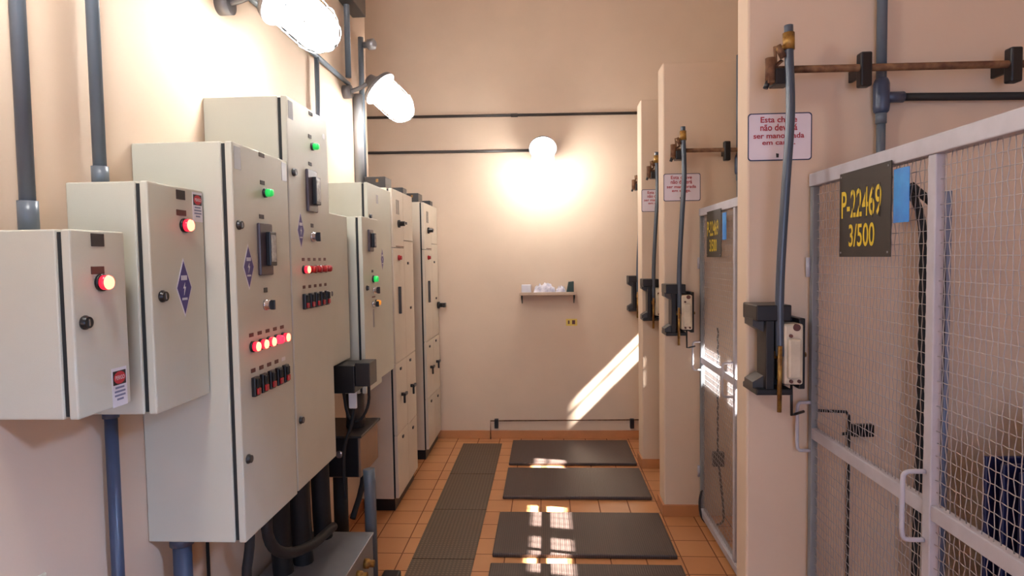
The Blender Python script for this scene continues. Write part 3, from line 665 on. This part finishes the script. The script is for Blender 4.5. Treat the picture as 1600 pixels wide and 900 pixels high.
def card(label):
    x = xg - .024
    c = MB(); N = 6
    c.poly([(x - .004 * math.sin(PI * k / N), 1.655 + .072 * k / N, 1.727) for k in range(N + 1)] + [(x - .0012 - .004 * math.sin(PI * k / N), 1.655 + .072 * k / N, 1.727) for k in range(N, -1, -1)], (0, 0, .142), M['blue'])
    return tag(c.build('blue_card', None, (x, 1.74, 1.727)), label, 'card', 'blue cards hung on the mesh gates')
c1 = card('bright blue card hanging beside the dark number plate on the large right gate')
dup(c1, (0, 1.625, 0), 'bluish card hanging beside the number plate on the farther gate')

# ------------------------------------------------------------ inside the bays
for i, (dx, l, Yc) in enumerate(((0, 'left', 2.18), (.03, 'right', 2.13))):
    tag(MB().tube([(1.20, Yc, 1.87), (1.235, Yc, 1.84), (1.26 + dx, Yc, 1.79), (1.275 + dx, Yc, 1.70), (1.275 + dx, Yc, 1.2), (1.265 + dx, Yc, .6), (1.26 + dx, Yc, 0)], .0125, M['blackm'], 12, 2).build('power_cable', None, (1.3, Yc, 0)),
        l + ' one of the two thick black cables bending down behind the big gate', 'cable', 'thick black power cables behind the gate')
pipe('bay_pipe', 'pale blue-grey pipe standing just right of the gate stile, inside the bay', [(1.40, 2.272, 1.86), (1.40, 2.272, 0)], .02, M['pole'])
def earth(off, l1, l2, zs):
    y = 2.285 + off
    tag(MB().tube([(.97, y, 1.08), (1.075, y, 1.075), (1.085, y, 1.06), (1.085, y, zs)], .0055, M['blackm'], 8).build('thin_conduit', None, (1.085, y, 0)), l1, 'cable')
    m = MB().box((1.095, y - .012, .985), (1.17, y + .013, 1.03), M['black'], .004).cyl((1.06, y - .004, .995), (1.1, y - .004, 1.0), .006, M['black'], 8)
    tag(m.build('wall_terminal', None, (1.13, y, 1.0)), l2, 'terminal')
earth(0, 'thin dark conduit dropping down the wall behind the big gate', 'small black terminal on the wall behind the big gate', 0)
tag(MB().tube([(1.05, 3.88, 1.2), (1.05, 3.88, .42)], .005, M['blackm'], 8).build('thin_conduit', None, (1.05, 3.88, 0)), 'thin dark conduit down the wall behind the farther gate', 'cable')
tag(MB().box((1.02, 3.87, .33), (1.09, 3.905, .42), M['black'], .004).build('wall_terminal', None, (1.05, 3.89, .33)), 'small black box low on the wall behind the farther gate', 'terminal')
tag(MB().tube([(.965, 3.875, .20), (.94, 3.86, .17), (.925, 3.84, .08), (.94, 3.80, .012), (.99, 3.75, .01), (1.06, 3.78, .012), (1.08, 3.86, .08), (1.06, 3.885, .33)], .007, M['black'], 8, 2).build('ground_cable', None, (.99, 3.85, 0)), 'short black cable loop on the floor at the foot of the middle partition', 'cable')

tr = thing('transformer', 'dark navy finned transformer behind the big gate at the lower right', 'transformer', (1.95, 1.6, 0))
MB().box((1.56, 1.2, .12), (2.4, 2.02, 1.08), M['blueT'], .02).build('tank', tr)
MB().box((1.53, 1.17, 1.08), (2.43, 2.05, 1.11), M['blueT'], .006).build('cover_plate', tr)
for k in range(11): MB().box((1.355, 1.24 + k * .074, .2), (1.56, 1.255 + k * .074, 1.01), M['blueT'], .005).build('radiator_fin', tr)
for k in range(3):
    MB().lathe((1.98, 1.35 + k * .26, 1.11), (0, 0, 1), [(0, .03), (.02, .045), (.04, .03), (.06, .045), (.08, .03), (.1, .045), (.12, .03), (.16, .02), (.2, .012)], M['cream'], 20).build('bushing', tr)
for xx in (1.65, 2.25): MB().box((xx, 1.2, 0), (xx + .1, 2.02, .12), M['blackm'], .004).build('base_channel', tr)
